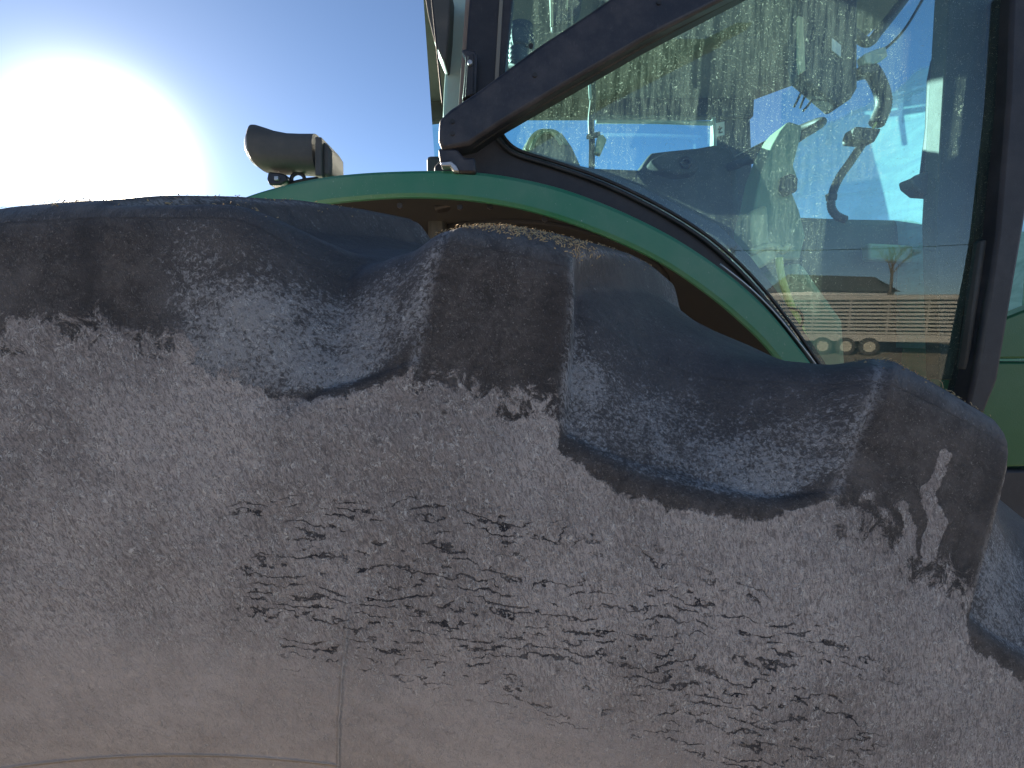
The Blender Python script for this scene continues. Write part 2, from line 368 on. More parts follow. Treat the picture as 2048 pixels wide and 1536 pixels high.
def vnoise(x, y, seed=0):
    """small smooth value noise for numpy arrays"""
    r = np.random.default_rng(seed).random((64, 64)); xi = np.floor(x).astype(int); yi = np.floor(y).astype(int); fx = x - xi; fy = y - yi
    fx = fx * fx * (3 - 2 * fx); fy = fy * fy * (3 - 2 * fy)
    g = lambda a, b: r[a % 64, b % 64]
    return (g(xi, yi) * (1 - fx) + g(xi + 1, yi) * fx) * (1 - fy) + (g(xi, yi + 1) * (1 - fx) + g(xi + 1, yi + 1) * fx) * fy - .5

def lug_mask(T, rE, yE, near):
    off = 0.0 if near else PITCH * 0.5
    y = yE if near else 1.30 - yE
    sh = 0.56 * np.maximum(0, y - 0.305) - 0.07 * (np.minimum(rE, 1.0) - 0.87)
    d = np.mod(T - TH0 - off - sh / rE + PITCH / 2, PITCH) - PITCH / 2
    idx = np.round((T - TH0 - off - sh / rE - d) / PITCH).astype(int)
    d = d * rE
    hw = np.interp(y, [.26, .29, .31, .45, .60], [.043, .041, .0355, .027, .024])
    hw = hw + 0.0015 * vnoise(T * 30, y * 40, 3)
    tread = ss((y - .30) / .08)
    out = np.zeros_like(T)
    for sgn, w1s, a_s, w2s in ((1, .009, .58, .085), (-1, .024, .30, .095)):
        e = d * sgn - hw - (.012 if sgn > 0 else 0) * (idx == 1) * near
        w1 = w1s * (1 - tread) + .026 * tread; a = a_s * (1 - tread) + .62 * tread; w2 = w2s * (1 - tread) + .075 * tread
        f = a * (1 - ss(e / w1)) + (1 - a) * (1 - ss(e / w2)) - 0.06 * ss((e + .005) / .005) * (1 - ss(e / .02))
        out = np.where(d * sgn >= 0, f, out)
    if near:
        eW = (T - TH0 + PITCH) * rE - sh - hw - .070
        fW = (.28 * (1 - ss(eW / .065)) + .72 * (1 - ss(eW / .095))) * (eW > -.09) * (1 - ss((y - .300) / .06))
        out = np.maximum(out, np.where(eW > -.075, fW, 0))
    end = 1 - ss((y - .565) / .03)
    gapw = PITCH * rE - 2 * hw
    u = np.clip(np.where(d >= 0, d - hw, PITCH * rE + d - hw) / gapw, 0, 1)
    rarc = .868 + .014 * (1 - ss((T + R(1)) / R(7))) * near + .020 * (1 - u) ** 3 + .050 * u ** 3 + .004 * vnoise(T * 25, rE * 0 + 3, 9)
    lift = (1 - ss((rE - rarc + .004) / .034)) * (yE < .31)
    out = np.where(end > 0, np.maximum(out, lift), out)
    return np.clip(out, 0, 1) * end, d, hw, idx, rarc

def build_tyre():
    tfine = params(0.0017)
    # across: near bead -> centre dense, far side coarse
    pc = params(0.010)[::-1]
    Pn = len(tfine); Pf = len(pc) - 1
    e1, g1 = cat(KE, tfine), cat(KG, tfine); e2, g2 = cat(KE, pc[1:]), cat(KG, pc[1:])
    e2 = e2.copy(); e2[:, 1] = 1.30 - e2[:, 1]; g2 = g2.copy(); g2[:, 1] = 1.30 - g2[:, 1]
    E = np.vstack([e1, e2]); G = np.vstack([g1, g2])
    th = np.concatenate([np.linspace(R(-24), R(46), 720), np.linspace(R(46), R(336), 420)[1:-1]])
    nT = len(th); nS = len(E)
    T = th[:, None] * np.ones((1, nS)); rE = E[None, :, 0] * np.ones((nT, 1)); yE = E[None, :, 1] * np.ones((nT, 1))
    rG = G[None, :, 0] * np.ones((nT, 1)); yG = G[None, :, 1] * np.ones((nT, 1))
    m1, d1, h1, i1, RA = lug_mask(T, rE, yE, True); m2, d2, h2, i2, _ = lug_mask(T, rE, yE, False)
    m2 = m2 * (rE > .90) if False else m2
    near = yE < 0.65
    # near sidewall only carries near lugs, far sidewall only far ones
    m1 = m1 * (yE < .64); m2 = m2 * (yE > .66 - .03) 
    m = np.maximum(m1, m2)
    und = 0.0014 * vnoise(T * 14, rE * 12 + yE * 9, 1) + 0.0012 * vnoise(T * 45, rE * 40 + yE * 30, 2)
    r = rG + (rE - rG) * m + und * .7; y = yG + (yE - yG) * m - und * .8
    # wear: tread shoulders a little uneven from lug to lug
    wgt = ((1 - m) ** .6) * (yE < .5) * (rE > .925)
    for _ in range(60):
        for arr in (r, y):
            arr[:, 1:-1] += wgt[:, 1:-1] * .5 * (.5 * (arr[:, 2:] + arr[:, :-2]) - arr[:, 1:-1])
    X = WX + r * np.sin(T); Z = WZ + r * np.cos(T); V = np.stack([X, y, Z], -1)
    # normals from the grid
    dT = np.roll(V, -1, 0) - np.roll(V, 1, 0); dS = np.gradient(V, axis=1)
    N = np.cross(dS, dT); N /= np.maximum(np.linalg.norm(N, axis=-1, keepdims=True), 1e-12)
    # make sure it points outwards
    if (N[100, Pn - 1] * np.array([math.sin(th[100]), 0, math.cos(th[100])])).sum() < 0: N = -N; flip = True
    else: flip = False
    # dust zones (real dust: where mud dried on the flat faces and where it gathered in the pockets)
    seam = vnoise(T * 22, rE * 3, 5)
    line = .887 + .022 * ss((R(2.2) - T) / R(4)) + .012 * seam + .006 * vnoise(T * 70, rE * 20, 6)
    wl = ((i1 == -1) & (d1 > 0)) * (yE < .31)
    h1 = h1 + .012 * ((i1 == 1) & (d1 > 0))
    lugface = ss((h1 + .004 + .050 * wl - np.abs(d1) + .010 * wl * vnoise(T * 60, rE * 60, 11)) / (.006 + .04 * wl)) * (yE < .64)
    heavy_lug = 1 - ss((rE - line + .022) / .085)
    arc = RA - .004 + .004 * vnoise(T * 40, rE, 8)
    left = 1 - ss((T - R(0)) / R(9))
    heavy_gap = (1 - ss((rE - arc + .008 - .012 * left) / (.016 + .040 * left)))
    heavy = heavy_lug * lugface + heavy_gap * (1 - lugface)
    # pale mud run left on the right-hand lug
    def seg(pts, wd):
        q = [ray(*p_) for p_ in pts]; out = np.zeros_like(T)
        loc = []
        for d_ in q:
            s_ = .287 / d_.y; dx, dz = d_.x * s_ - WX, CZ + d_.z * s_ - WZ; loc.append((math.atan2(dx, dz) * .9, math.hypot(dx, dz)))
        X_, Y_ = T * .9, rE
        for (a0, b0), (a1, b1), w_ in zip(loc, loc[1:], wd):
            L2 = (a1 - a0) ** 2 + (b1 - b0) ** 2; tt = np.clip(((X_ - a0) * (a1 - a0) + (Y_ - b0) * (b1 - b0)) / L2, 0, 1)
            out = np.maximum(out, 1 - ss((np.hypot(X_ - a0 - tt * (a1 - a0), Y_ - b0 - tt * (b1 - b0)) - w_) / .003))
        return out * (yE < .31) * (np.abs(T - R(27)) < R(12))
    smear = np.maximum(seg([(1900, 915), (1868, 968), (1850, 985), (1866, 1040), (1838, 1092)], [.0025, .002, .0035, .004]),
                       seg([(1795, 1010), (1806, 1050), (1796, 1088)], [.002, .003]))
    heavy = np.maximum(heavy, smear * .85)
    pocket = (1 - lugface) * ss((rE - arc - .008) / .012)
    scoop = pocket * (0.62 - 0.55 * ss((yG - .300) / .055)) + pocket * .22 * ss((yG - .42) / .1)
    scoop = scoop + .16 * (1 - pocket) * ss((rE - .995) / .01) + .10
    gapf = np.clip(pocket * .9 + ss((rE - .99) / .012) * .8, 0, 1)  # gap tone, also lightening side faces and rims to paint in shading contrast
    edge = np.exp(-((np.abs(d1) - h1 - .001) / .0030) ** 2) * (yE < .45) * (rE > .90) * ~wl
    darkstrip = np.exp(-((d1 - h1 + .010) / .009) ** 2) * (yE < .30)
    rim_sky = np.exp(-((rE - .998) / .012) ** 2) * lugface  # sky light on the rounded lug tops, painted into the colour
    WR = np.stack([edge, darkstrip, rim_sky], -1)  # worn edges, dust-free dark strip, painted sky rim
    zones = np.stack([heavy, scoop, gapf], -1)
    s_al = np.where(yE < .31, rE, .31 - .31 + 1.0 + (yE - .31))
    flat = np.stack([T * 1.0, np.where(rE < .985, rE, .985 + (yE - .292)), T * 0], -1)
    # split faces: body and lugs
    fi, fj = np.meshgrid(np.arange(nT), np.arange(nS - 1), indexing='ij'); fi = fi.ravel(); fj = fj.ravel(); fi2 = (fi + 1) % nT
    A = fi * nS + fj; B = fi2 * nS + fj; Cc = fi2 * nS + fj + 1; D = fi * nS + fj + 1
    quads = np.stack([A, B, Cc, D], -1) if flip else np.stack([A, D, Cc, B], -1)
    sel1 = (np.abs(d1) < h1 + .010) & (m1 > .25) & (rE > .874) & (yE < .65); sel2 = (m2 > .42) & (rE > .874) & (yE > .64)
    lab = np.where(sel1, np.mod(i1, NL), np.where(sel2, NL + np.mod(i2, NL), -1)).ravel()
    flab = lab[A]
    Vf = V.reshape(-1, 3).astype(np.float32); Nf = N.reshape(-1, 3); Fl = flat.reshape(-1, 3); Zf = zones.reshape(-1, 3); Wf = WR.reshape(-1, 3)
    def piece(name, q, parent, label=None):
        used, inv = np.unique(q, return_inverse=True); q2 = inv.reshape(q.shape)
        me = bpy.data.meshes.new(name); me.vertices.add(len(used)); me.vertices.foreach_set('co', Vf[used].ravel())
        me.loops.add(q2.size); me.loops.foreach_set('vertex_index', q2.ravel().astype(np.int32))
        me.polygons.add(len(q2)); me.polygons.foreach_set('loop_start', (np.arange(len(q2)) * 4).astype(np.int32))
        me.update(calc_edges=True)
        for nm, arr in (('flat', Fl), ('zones', Zf), ('wear_sky', Wf)):
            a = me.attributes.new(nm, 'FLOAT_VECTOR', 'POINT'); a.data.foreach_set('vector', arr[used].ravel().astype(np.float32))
        me.shade_smooth(); me.normals_split_custom_set_from_vertices(Nf[used].tolist())
        return link(name, me, M_TYRE, parent)
    body = piece('rear_tyre', quads[flab < 0], tractor)
    for k in range(2 * NL):
        q = quads[flab == k]
        if len(q): piece('tread_lug', q, body)
    return dict(V=V, N=N, th=th, E=E, m1=m1, rE=rE, yE=yE, i1=i1, body=body)
TY = build_tyre()

# wheel rim behind the sidewall
def ring(name, prof, mat, parent, seg=96):
    bm = bmesh.new(); rows = []
    for r, y in prof: rows.append([bm.verts.new((WX + r * math.sin(a), y, WZ + r * math.cos(a))) for a in [2 * math.pi * k / seg for k in range(seg)]])
    for A, B in zip(rows, rows[1:]):
        for k in range(seg): bm.faces.new((A[k], A[(k + 1) % seg], B[(k + 1) % seg], B[k]))
    return from_bm(name, bm, mat, parent, smooth=True)
M_RIM = surf('yellow_rim_paint', (0.62, 0.42, 0.03), 0.4, dirt=0.3)
rim = ring('wheel_rim', [(.545, .40), (.560, .385), (.530, .39), (.50, .42), (.49, .55), (.30, .60), (.12, .58), (.12, .50), (.001, .50)], M_RIM, tractor)
ring('hub', [(.001, .46), (.10, .46), (.11, .48), (.11, .58)], M_RIM, rim)
ring('rim_barrel', [(.50, .42), (.49, .65), (.50, .90), (.545, .90)], M_RIM, rim)
ring('axle', [(.09, .55), (.09, 2.6)], M_STEEL, tractor, 32)

# ---- chaff lying on the lugs
def chaff():
    V, N, m1, rE, yE = TY['V'], TY['N'], TY['m1'], TY['rE'], TY['yE']; th = TY['th'][:, None] * np.ones_like(rE)
    m, t = new_mat('dry_chaff'); o = t.obj(); c = t.mix(t.noise(o, 300, 2), (0.62, 0.44, 0.22), (0.36, 0.26, 0.15)); t.out(t.bsdf(c, 0.8, 0, None, 0.2))
    ok = np.argwhere((m1 > .75) & (yE > .312) & (yE < .50) & (th > R(-20)) & (th < R(42)))
    ok2 = np.argwhere((m1 > .85) & (yE > .306) & (yE < .345) & (th > R(9)) & (th < R(16)))
    ok3 = np.argwhere((m1 > .80) & (yE > .302) & (yE < .345) & (th > R(-20)) & (th < R(42)))
    ok4 = np.argwhere((rE < .99) & (rE > .70) & (yE < .30) & (th > R(-14)) & (th < R(30)))
    bm = bmesh.new()
    for pool, n, L0, L1 in ((ok, 2200, .0004, .0014), (ok2, 1800, .0005, .0020), (ok3, 500, .0006, .003), (ok2, 60, .002, .0045)):
        pick = pool[rng.integers(0, len(pool), n)]
        for i, j in pick:
            p = Vector(V[i, j]); nn = Vector(N[i, j]); a = nn.orthogonal().normalized(); a.rotate(Matrix.Rotation(random.uniform(0, 6.28), 3, nn))
            a = (a + nn * random.uniform(0, .55)).normalized()
            L = random.uniform(L0, L1) * (2.2 if random.random() < .03 else 1); w = random.uniform(.0002, .0005)
            s = a.cross(nn).normalized() * w; h = nn * w
            p = p + nn * random.uniform(.0002, .0009)
            q = p + a * L; mid = (p + q) / 2 + nn * L * .12
            r = [[bm.verts.new(c - s), bm.verts.new(c + h), bm.verts.new(c + s)] for c in (p, mid, q)]
            for A, B in ((r[0], r[1]), (r[1], r[2])):
                for k in range(3): bm.faces.new((A[k], A[(k + 1) % 3], B[(k + 1) % 3], B[k]))
    o = from_bm('chaff', bm, m); tag(o, 'bits of straw and chaff lying on the tops of the tyre lugs', 'chaff', kind='stuff')
chaff()

# ---- fender
YF = 1.24
f_out = [(395, 440), (440, 412), (490, 388), (560, 367), (640, 350), (720, 341), (800, 337), (880, 336), (960, 340), (1040, 352), (1120, 371), (1200, 399), (1280, 434), (1360, 476), (1440, 529), (1500, 577), (1550, 627), (1595, 682), (1640, 742), (1700, 832)]
f_in = [(395, 510), (440, 470), (490, 445), (560, 424), (640, 408), (720, 399), (800, 394), (880, 395), (960, 402), (1040, 416), (1120, 438), (1200, 467), (1280, 502), (1350, 541), (1425, 594), (1480, 640), (1530, 688), (1572, 740), (1615, 796), (1670, 880)]
def fender():
    o1 = smooth_path([P(x, y, YF) for x, y in f_out], 6); i1 = smooth_path([P(x, y, YF) for x, y in f_in], 6)
    n = min(len(o1), len(i1)); D = 0.62
    cen = Vector((WX, YF, WZ))
    prof = []
    for k in range(n):
        a, b = o1[k], i1[k]; ra = (a - cen).normalized()
        row = [b + Vector((0, .016, 0)), b + Vector((0, .003, 0)), b + ra * .004 + Vector((0, 0, 0)), b.lerp(a, .12) + Vector((0, -.003, 0)), b.lerp(a, .80) + Vector((0, -.004, 0)),
               a - ra * .016 + Vector((0, .000, 0)), a - ra * .005 + Vector((0, .006, 0)), a + Vector((0, .022, 0)), a + Vector((0, .20, 0)), a + ra * .01 + Vector((0, D, 0)),
               a - ra * .004 + Vector((0, D, 0)), a - ra * .010 + Vector((0, .20, 0)), a - ra * .010 + Vector((0, .04, 0)), b + ra * .01 + Vector((0, .016, 0))]
        prof.append(row)
    bm = bmesh.new(); vs_ = [[bm.verts.new(p) for p in row] for row in prof]; w = len(prof[0])
    for A, B in zip(vs_, vs_[1:]):
        for k in range(w): bm.faces.new((A[k], A[(k + 1) % w], B[(k + 1) % w], B[k]))
    fe = from_bm('fender', bm, M_GREEN, tractor, smooth=True); fe.data.set_sharp_from_angle(angle=R(22))
    # inner liner: dished wall behind the tyre
    bm = bmesh.new(); rows = []
    for k in range(n):
        a, b = o1[k], i1[k]; ra = (a - cen).normalized(); rr = (a - cen).length
        row = [b + ra * .012 + Vector((0, .020, 0)), b + ra * .004 + Vector((0, .12, 0)), b - ra * .015 + Vector((0, .28, 0)), b - ra * .05 + Vector((0, .36, 0)), b - ra * .12 + Vector((0, .40, 0)), b - ra * .40 + Vector((0, .42, 0)), b - ra * .8 + Vector((0, .43, 0))]
        rows.append([bm.verts.new(p) for p in row])
    for A, B in zip(rows, rows[1:]):
        for k in range(len(A) - 1): bm.faces.new((A[k], A[k + 1], B[k + 1], B[k]))
    ln = from_bm('fender_liner', bm, M_LINER, fe, smooth=True)
    # pressed oval bead in the liner
    from mathutils.bvhtree import BVHTree
    bvh = BVHTree.FromPolygons([v.co[:] for v in ln.data.vertices], [p.vertices[:] for p in ln.data.polygons])
    def onliner(x, y):
        h = bvh.ray_cast(Vector((0, 0, CZ)), ray(x, y).normalized())[0]
        return h if h else P(x, y, YF + .3)
    ov = smooth_path([onliner(x, y) for x, y in [(872, 478), (880, 458), (915, 447), (980, 442), (1050, 441), (1130, 450), (1230, 480), (1300, 515), (1330, 560), (1240, 560), (1100, 540), (980, 530), (900, 520)]], 6, closed=True)
    from_bm('pressed_bead', tube_bm(ov, .010, 8, closed=True), M_LINER, fe, smooth=True)
    for x, y in ((920, 408), (980, 407), (800, 405), (1090, 432)):
        bm = bmesh.new(); c = P(x, y + 6, YF + .045); bmesh.ops.create_cone(bm, cap_ends=True, segments=6, radius1=.008, radius2=.008, depth=.008, matrix=Matrix.Translation(c) @ Matrix.Rotation(R(90), 4, 'X'))
        from_bm('bolt', bm, M_STEEL, fe, bevel=.001)
    # bright worn edge line along the outer lip
    tube('edge_trim', [P(x, y - 1, YF + .004) for x, y in f_out[14:]], .0022, M_METAL, fe, n=5, seg=6)
    return fe
FENDER = fender()

# ---- work light standing on the fender
def work_light():
    Y = 1.36
    # cross-sections of a lofted bowl: (pixel x, top y, bottom y)
    secs = [(513, 262, 330), (517, 256, 336), (524, 256, 342), (540, 261, 345), (560, 268, 346), (585, 273, 346), (610, 274, 348), (634, 274, 350), (640, 274, 350)]
    bm = bmesh.new(); rows = []; S = 28
    for x, t, b in secs:
        c = P(x, (t + b) / 2, Y); h = (P(x, t, Y).z - P(x, b, Y).z) / 2
        rows.append([bm.verts.new((c.x, c.y + .055 * math.copysign(abs(math.sin(a)) ** .7, math.sin(a)) * min(1, h / .05 + .1), c.z + h * math.copysign(abs(math.cos(a)) ** .7, math.cos(a)))) for a in [2 * math.pi * k / S for k in range(S)]])
    for A, B in zip(rows, rows[1:]):
        for k in range(S): bm.faces.new((A[k], A[(k + 1) % S], B[(k + 1) % S], B[k]))
    bm.faces.new(rows[0]); bm.faces.new(rows[-1])
    wl = from_bm('work_light', bm, M_DGREY, tractor, smooth=True); wl.data.set_sharp_from_angle(angle=R(60))
    # lens (domed, facing rearwards / left)
    mL, t = new_mat('lamp_lens'); g = t.n('ShaderNodeBsdfPrincipled'); t.set(g.inputs['Base Color'], (0.85, 0.85, 0.82, 1)); t.set(g.inputs['Roughness'], 0.08); t.set(g.inputs['Transmission Weight'], 0.35)
    w = t.n('ShaderNodeTexWave'); t.set(w.inputs['Scale'], 60.0); t.set(w.inputs['Vector'], t.obj()); t.set(g.inputs['Normal'], t.bump(w.outputs['Fac'], 0.5, 0.001)); t.out(g.outputs[0])
    bm = bmesh.new(); rows = []
    for x, s in ((517, 1.0), (508, .88), (502, .68), (499, .42), (497, .12)):
        c = P(x, 296, Y); h = (P(x, 256, Y).z - P(x, 336, Y).z) / 2 * s
        rows.append([bm.verts.new((c.x, c.y + .05 * s * math.sin(a), c.z + h * math.cos(a))) for a in [2 * math.pi * k / S for k in range(S)]])
    for A, B in zip(rows, rows[1:]):
        for k in range(S): bm.faces.new((A[k], A[(k + 1) % S], B[(k + 1) % S], B[k]))
    bm.faces.new(rows[-1]); from_bm('lens', bm, mL, wl, smooth=True)
    slab('bezel_ring', [(630, 273), (643, 274), (643, 351), (630, 351)], Y - .062, .124, M_DGREY, wl, bevel=.002)
    slab('rear_housing', [(643, 280), (654, 287), (662, 300), (663, 340), (660, 352), (643, 352)], Y - .05, .10, M_DGREY, wl, bevel=.008)
    slab('mounting_foot', [(536, 343), (562, 346), (572, 349), (574, 362), (560, 370), (538, 370), (533, 358)], Y - .03, .06, M_STEEL, wl, bevel=.004)
    tube('lamp_cable', [P(652, 346, Y), P(640, 356, Y - .01), P(612, 360, Y - .02), P(585, 366, Y - .01), P(560, 372, Y)], .005, M_RUBBER, wl)
    slab('hinge_bolt', [(548, 352), (556, 352), (556, 360), (548, 360)], Y - .038, .01, M_METAL, wl, bevel=.001)
    ring_pts = [P(596 + 13 * math.cos(a), 358 + 11 * math.sin(a), Y) for a in [2 * math.pi * k / 20 for k in range(20)]]
    from_bm('cable_loop', tube_bm(ring_pts, .005, 8, closed=True), M_STEEL, wl, smooth=True)
work_light()

# ---- cab structure
YG = 1.40                                     # near side glass
cab = bpy.data.objects.new('cab', None); C.objects.link(cab); cab.parent = tractor
# sill / lower frame between fender and glass
sill = [(868, 420), (868, 332), (900, 300), (945, 270), (978, 236), (990, 240), (996, 262), (1010, 286), (1036, 306), (1100, 326), (1180, 355), (1260, 390), (1340, 432), (1410, 478), (1470, 530), (1520, 584), (1565, 640), (1600, 690), (1650, 760), (1700, 840), (1660, 870), (1600, 780), (1550, 700), (1500, 640), (1440, 590), (1360, 535), (1280, 490), (1200, 455), (1120, 428), (1040, 408), (960, 400)]
slab('sill_panel', sill, YG - .06, .05, M_BLACK, cab, bevel=.006)
inner = [(984, 238), (990, 262), (1004, 288), (1032, 309), (1098, 330), (1180, 358), (1260, 393), (1340, 436), (1410, 482), (1470, 534), (1522, 590), (1566, 645), (1602, 695), (1660, 780)]
tube('window_seal', [P(x, y, YG - .066) for x, y in inner], .006, M_RUBBER, cab, n=6, seg=8)
inner2 = [(x + 9, y - 7) for x, y in inner]
tube('window_gasket', [P(x, y, YG - .055) for x, y in inner2], .0045, M_RUBBER, cab, n=6, seg=8)
# broad dark ceramic border inside the glass
bord = [(1000, 252), (1012, 278), (1038, 298), (1100, 318), (1180, 336), (1280, 372), (1360, 412), (1440, 452), (1500, 512), (1560, 590), (1610, 665), (1660, 740)]
bord2 = [(x - 18, y + 22) for x, y in bord][::-1]
slab('glass_border', bord + bord2, YG + .012, .010, M_STEEL, cab, bevel=0.001)
# rear pillar: pale outer strip, black door frame
slab('rear_pillar', [(901, -20), (938, -20), (926, 250), (884, 260), (887, 180)], YG + .10, .10, M_PALE, cab, bevel=.01)
slab('pillar_strip', [(932, -20), (946, -20), (928, 250), (914, 250)], YG + .02, .06, surf('weathered_grey_strip', (.23, .19, .17), .8, dirt=.5), cab, bevel=.003)
slab('door_frame', [(940, -20), (1028, -20), (1012, 120), (1000, 262), (984, 300), (900, 310), (922, 240)], YG - .02, .07, M_BLACK, cab, bevel=.006)
slab('frame_groove', [(1000, -20), (1007, -20), (996, 180), (988, 180)], YG - .026, .008, M_GREY, cab, bevel=.001)
# latch bracket on the frame
lb = slab('latch_bracket', [(922, 100), (932, 97), (950, 101), (955, 110), (952, 188), (924, 200), (932, 132), (930, 112)], YG - .05, .03, M_STEEL, cab, bevel=.004)
slab('latch_plate', [(936, 110), (947, 106), (946, 188), (930, 194)], YG - .060, .012, M_BLACK, lb, bevel=.002)
bm = bmesh.new(); bmesh.ops.create_cone(bm, cap_ends=True, segments=20, radius1=.006, radius2=.006, depth=.01, matrix=Matrix.Translation(P(940, 126, YG - .064)) @ Matrix.Rotation(R(90), 4, 'X'))
from_bm('latch_screw', bm, M_METAL, lb, bevel=.001)
# front pillar, dark green-grey, with black edge and seal
slab('front_pillar', [(1900, -30), (1994, -30), (1982, 250), (1966, 470), (1944, 760), (1880, 760), (1872, 440), (1886, 200)], YG + .02, .05, M_DKGREEN, cab, bevel=.004)
slab('door_edge', [(2026, -30), (2120, -30), (2075, 300), (2030, 560), (1996, 760), (1940, 900), (1920, 880), (1962, 700), (1996, 470), (2018, 200)], YG - .05, .08, M_BLACK, cab, bevel=.008)
tube('door_seal', [P(x, y, YG - .04) for x, y in [(2030, -30), (2020, 200), (1998, 460), (1972, 620), (1945, 780)]], .010, M_RUBBER, cab, n=6)
slab('hinge_block', [(1965, 480), (1990, 478), (2000, 500), (1990, 560), (1962, 740), (1930, 740)], YG - .02, .03, M_DGREY, cab, bevel=.006)

# diagonal brace outside the glass
def brace():
    Y = 1.22
    a = [(878, 238), (900, 218), (960, 178), (1073, 94), (1180, 24), (1300, -60), (1560, -60), (1290, 78), (1120, 176), (1000, 248), (940, 288), (884, 300), (876, 280)]
    o = slab('diagonal_brace', a, Y, .055, M_STEEL, cab, bevel=.009, seg=3)
    # darker rounded under-flange
    b = [(884, 296), (940, 278), (1000, 238), (1120, 166), (1290, 68), (1560, -70), (1600, -70), (1290, 92), (1120, 190), (1010, 254), (950, 294), (900, 306)]
    slab('under_flange', b, Y + .030, .045, M_RUBBER, o, bevel=.006)
    for x, y in ((905, 243), (905, 267), (1070, 150), (1062, 92), (1318, 5)):
        bm = bmesh.new(); bmesh.ops.create_cone(bm, cap_ends=True, segments=18, radius1=.0052, radius2=.0052, depth=.004, matrix=Matrix.Translation(P(x, y, Y - .001)) @ Matrix.Rotation(R(90), 4, 'X'))
        from_bm('bolt_hole', bm, M_RUBBER, o)
    f = slab('mounting_foot', [(876, 296), (914, 298), (930, 316), (950, 314), (952, 345), (918, 345), (906, 330), (896, 325), (880, 327)], Y + .005, .05, M_STEEL, cab, bevel=.005)
    slab('foot_lip', [(880, 324), (902, 322), (912, 330), (918, 342), (908, 342), (900, 331), (882, 332)], Y - .002, .03, M_METAL, f, bevel=.002)
brace()

# ---- glass panes
G_SIDE = glass('dusty_side_glass', (0.68, 0.94, 0.95), 0.085, speck=0.55, back=0.62)
G_FAR = glass('tinted_far_glass', (0.58, 0.90, 0.96), 0.01, speck=0.0, back=0.5)
def ws_mask(t, o):
    s = t.n('ShaderNodeSeparateXYZ'); t.set(s.inputs[0], o)
    # unwiped lower part: soft-edged arc, smeared
    edge = t.math('ADD', 2.99, t.math('MULTIPLY', t.math('SUBTRACT', t.noise(o, 5, 3, 0.5), 0.5), 0.10))
    k = t.ramp(s.outputs[2], t.math('ADD', edge, 0.012), t.math('SUBTRACT', edge, 0.012))
    sm = t.noise(t.mapping(o, (1, 0.4, 1.5), (0.7, 0, 0)), 9, 5, 0.65, 1.0)
    return t.math('MULTIPLY', k, t.ramp(sm, 0.2, 0.8, 0.35, 0.70))
G_WIND = glass('smeared_windscreen', (0.70, 0.94, 0.99), 0.01, speck=0.1, back=0.5, dustcol=(0.46, 0.80, 0.80), mask=ws_mask)
def pane(name, pts, mat, parent, thick=.005):
    return from_bm(name, slab_bm(pts, thick), mat, parent)
tilt = lambda p, Y: Vector((p.x, Y - .022 * (p.z - CZ), p.z))
gp = [(985, -60), (990, 240), (1004, 290), (1040, 312), (1100, 332), (1200, 370), (1320, 430), (1420, 500), (1500, 575), (1570, 660), (1640, 770), (1960, 790), (1998, 470), (2030, 100), (2040, -60)]
# single-sheet panes so light crosses one tinted layer
def sheet(name, pts, mat, parent):
    bm = bmesh.new(); bm.faces.new([bm.verts.new(p) for p in pts]); return from_bm(name, bm, mat, parent)
sheet('side_window', [tilt(P(x, y, YG), YG) for x, y in gp], G_SIDE, cab)

# interior volume -------------------------------------------------------
XF, XB, YN, YX = 1.30, -0.18, 1.46, 3.02     # front pillars x, rear pillars x, near and far wall
ZR = CZ + 1.30; ZFLOOR = 1.35
# headliner with rounded front edge
hp = [(XB - .1, YN - .08), (1.44, YN - .08), (1.54, 1.85), (1.575, 2.2), (1.57, 2.5), (1.51, 2.84), (1.36, YX + .02), (XB - .1, YX + .02)]
bm = slab_bm([(x, y, ZR) for x, y in hp], Vector((0, 0, .16))); from_bm('headliner', bm, M_GREY, cab, bevel=.02)
from_bm('roof', slab_bm([(x * 1.03, y + (y - 2.2) * .05, ZR + .163) for x, y in hp], Vector((0, 0, .12))), M_GREEN, cab, bevel=.04)
from_bm('roof_vent', box_bm((.55, 2.1, ZR - .012), (.42, .30, .024)), M_DGREY, cab, bevel=.008)
# far side: header, sill, pillars
from_bm('far_header', box_bm(((XB + XF) / 2, YX, ZR - .035), (XF - XB + .1, .06, .13)), M_DGREY, cab, bevel=.01)
from_bm('far_front_pillar', slab_bm([P(1432, 200, YX), P(1500, 200, YX), P(1506, 360, YX), P(1490, 520, YX), P(1480, 800, YX), P(1425, 800, YX), P(1425, 400, YX), P(1430, 280, YX)], .09), M_DGREY, cab, bevel=.012)
from_bm('far_rear_pillar', box_bm((XB, YX, 2.3), (.09, .08, 1.9)), M_DGREY, cab, bevel=.01)
from_bm('far_door_panel', box_bm(((XB + XF) / 2, YX + .01, 1.80), (XF - XB, .05, 1.0)), M_DGREY, cab, bevel=.01)
sheet('far_window', [(XB, YX + .05, 2.2), (XF, YX + .05, 2.2), (XF, YX + .05, ZR), (XB, YX + .05, ZR)], G_FAR, cab)
bm = tube_bm([P(1192, 243, YX - .05), P(1300, 243, YX - .05), P(1428, 247, YX - .05)], .012, 8); from_bm('far_window_trim', bm, M_PALE, cab, smooth=True)
tube('grab_rail', [P(1427, 235, YX - .1), P(1429, 260, YX - .1), P(1430, 295, YX - .1)], .010, M_PALE, cab)
# rear wall of the cab
from_bm('rear_panel', box_bm((XB - .03, (YN + YX) / 2, 1.9), (.05, YX - YN, 1.1)), M_DGREY, cab, bevel=.01)
sheet('rear_window', [(XB - .03, YN, 2.4), (XB - .03, YX, 2.4), (XB - .08, YX, ZR), (XB - .08, YN, ZR)], G_FAR, cab)
from_bm('cab_floor', box_bm(((XB + XF) / 2 + .1, (YN + YX) / 2, ZFLOOR), (XF - XB + .3, YX - YN, .05)), M_DGREY, cab)
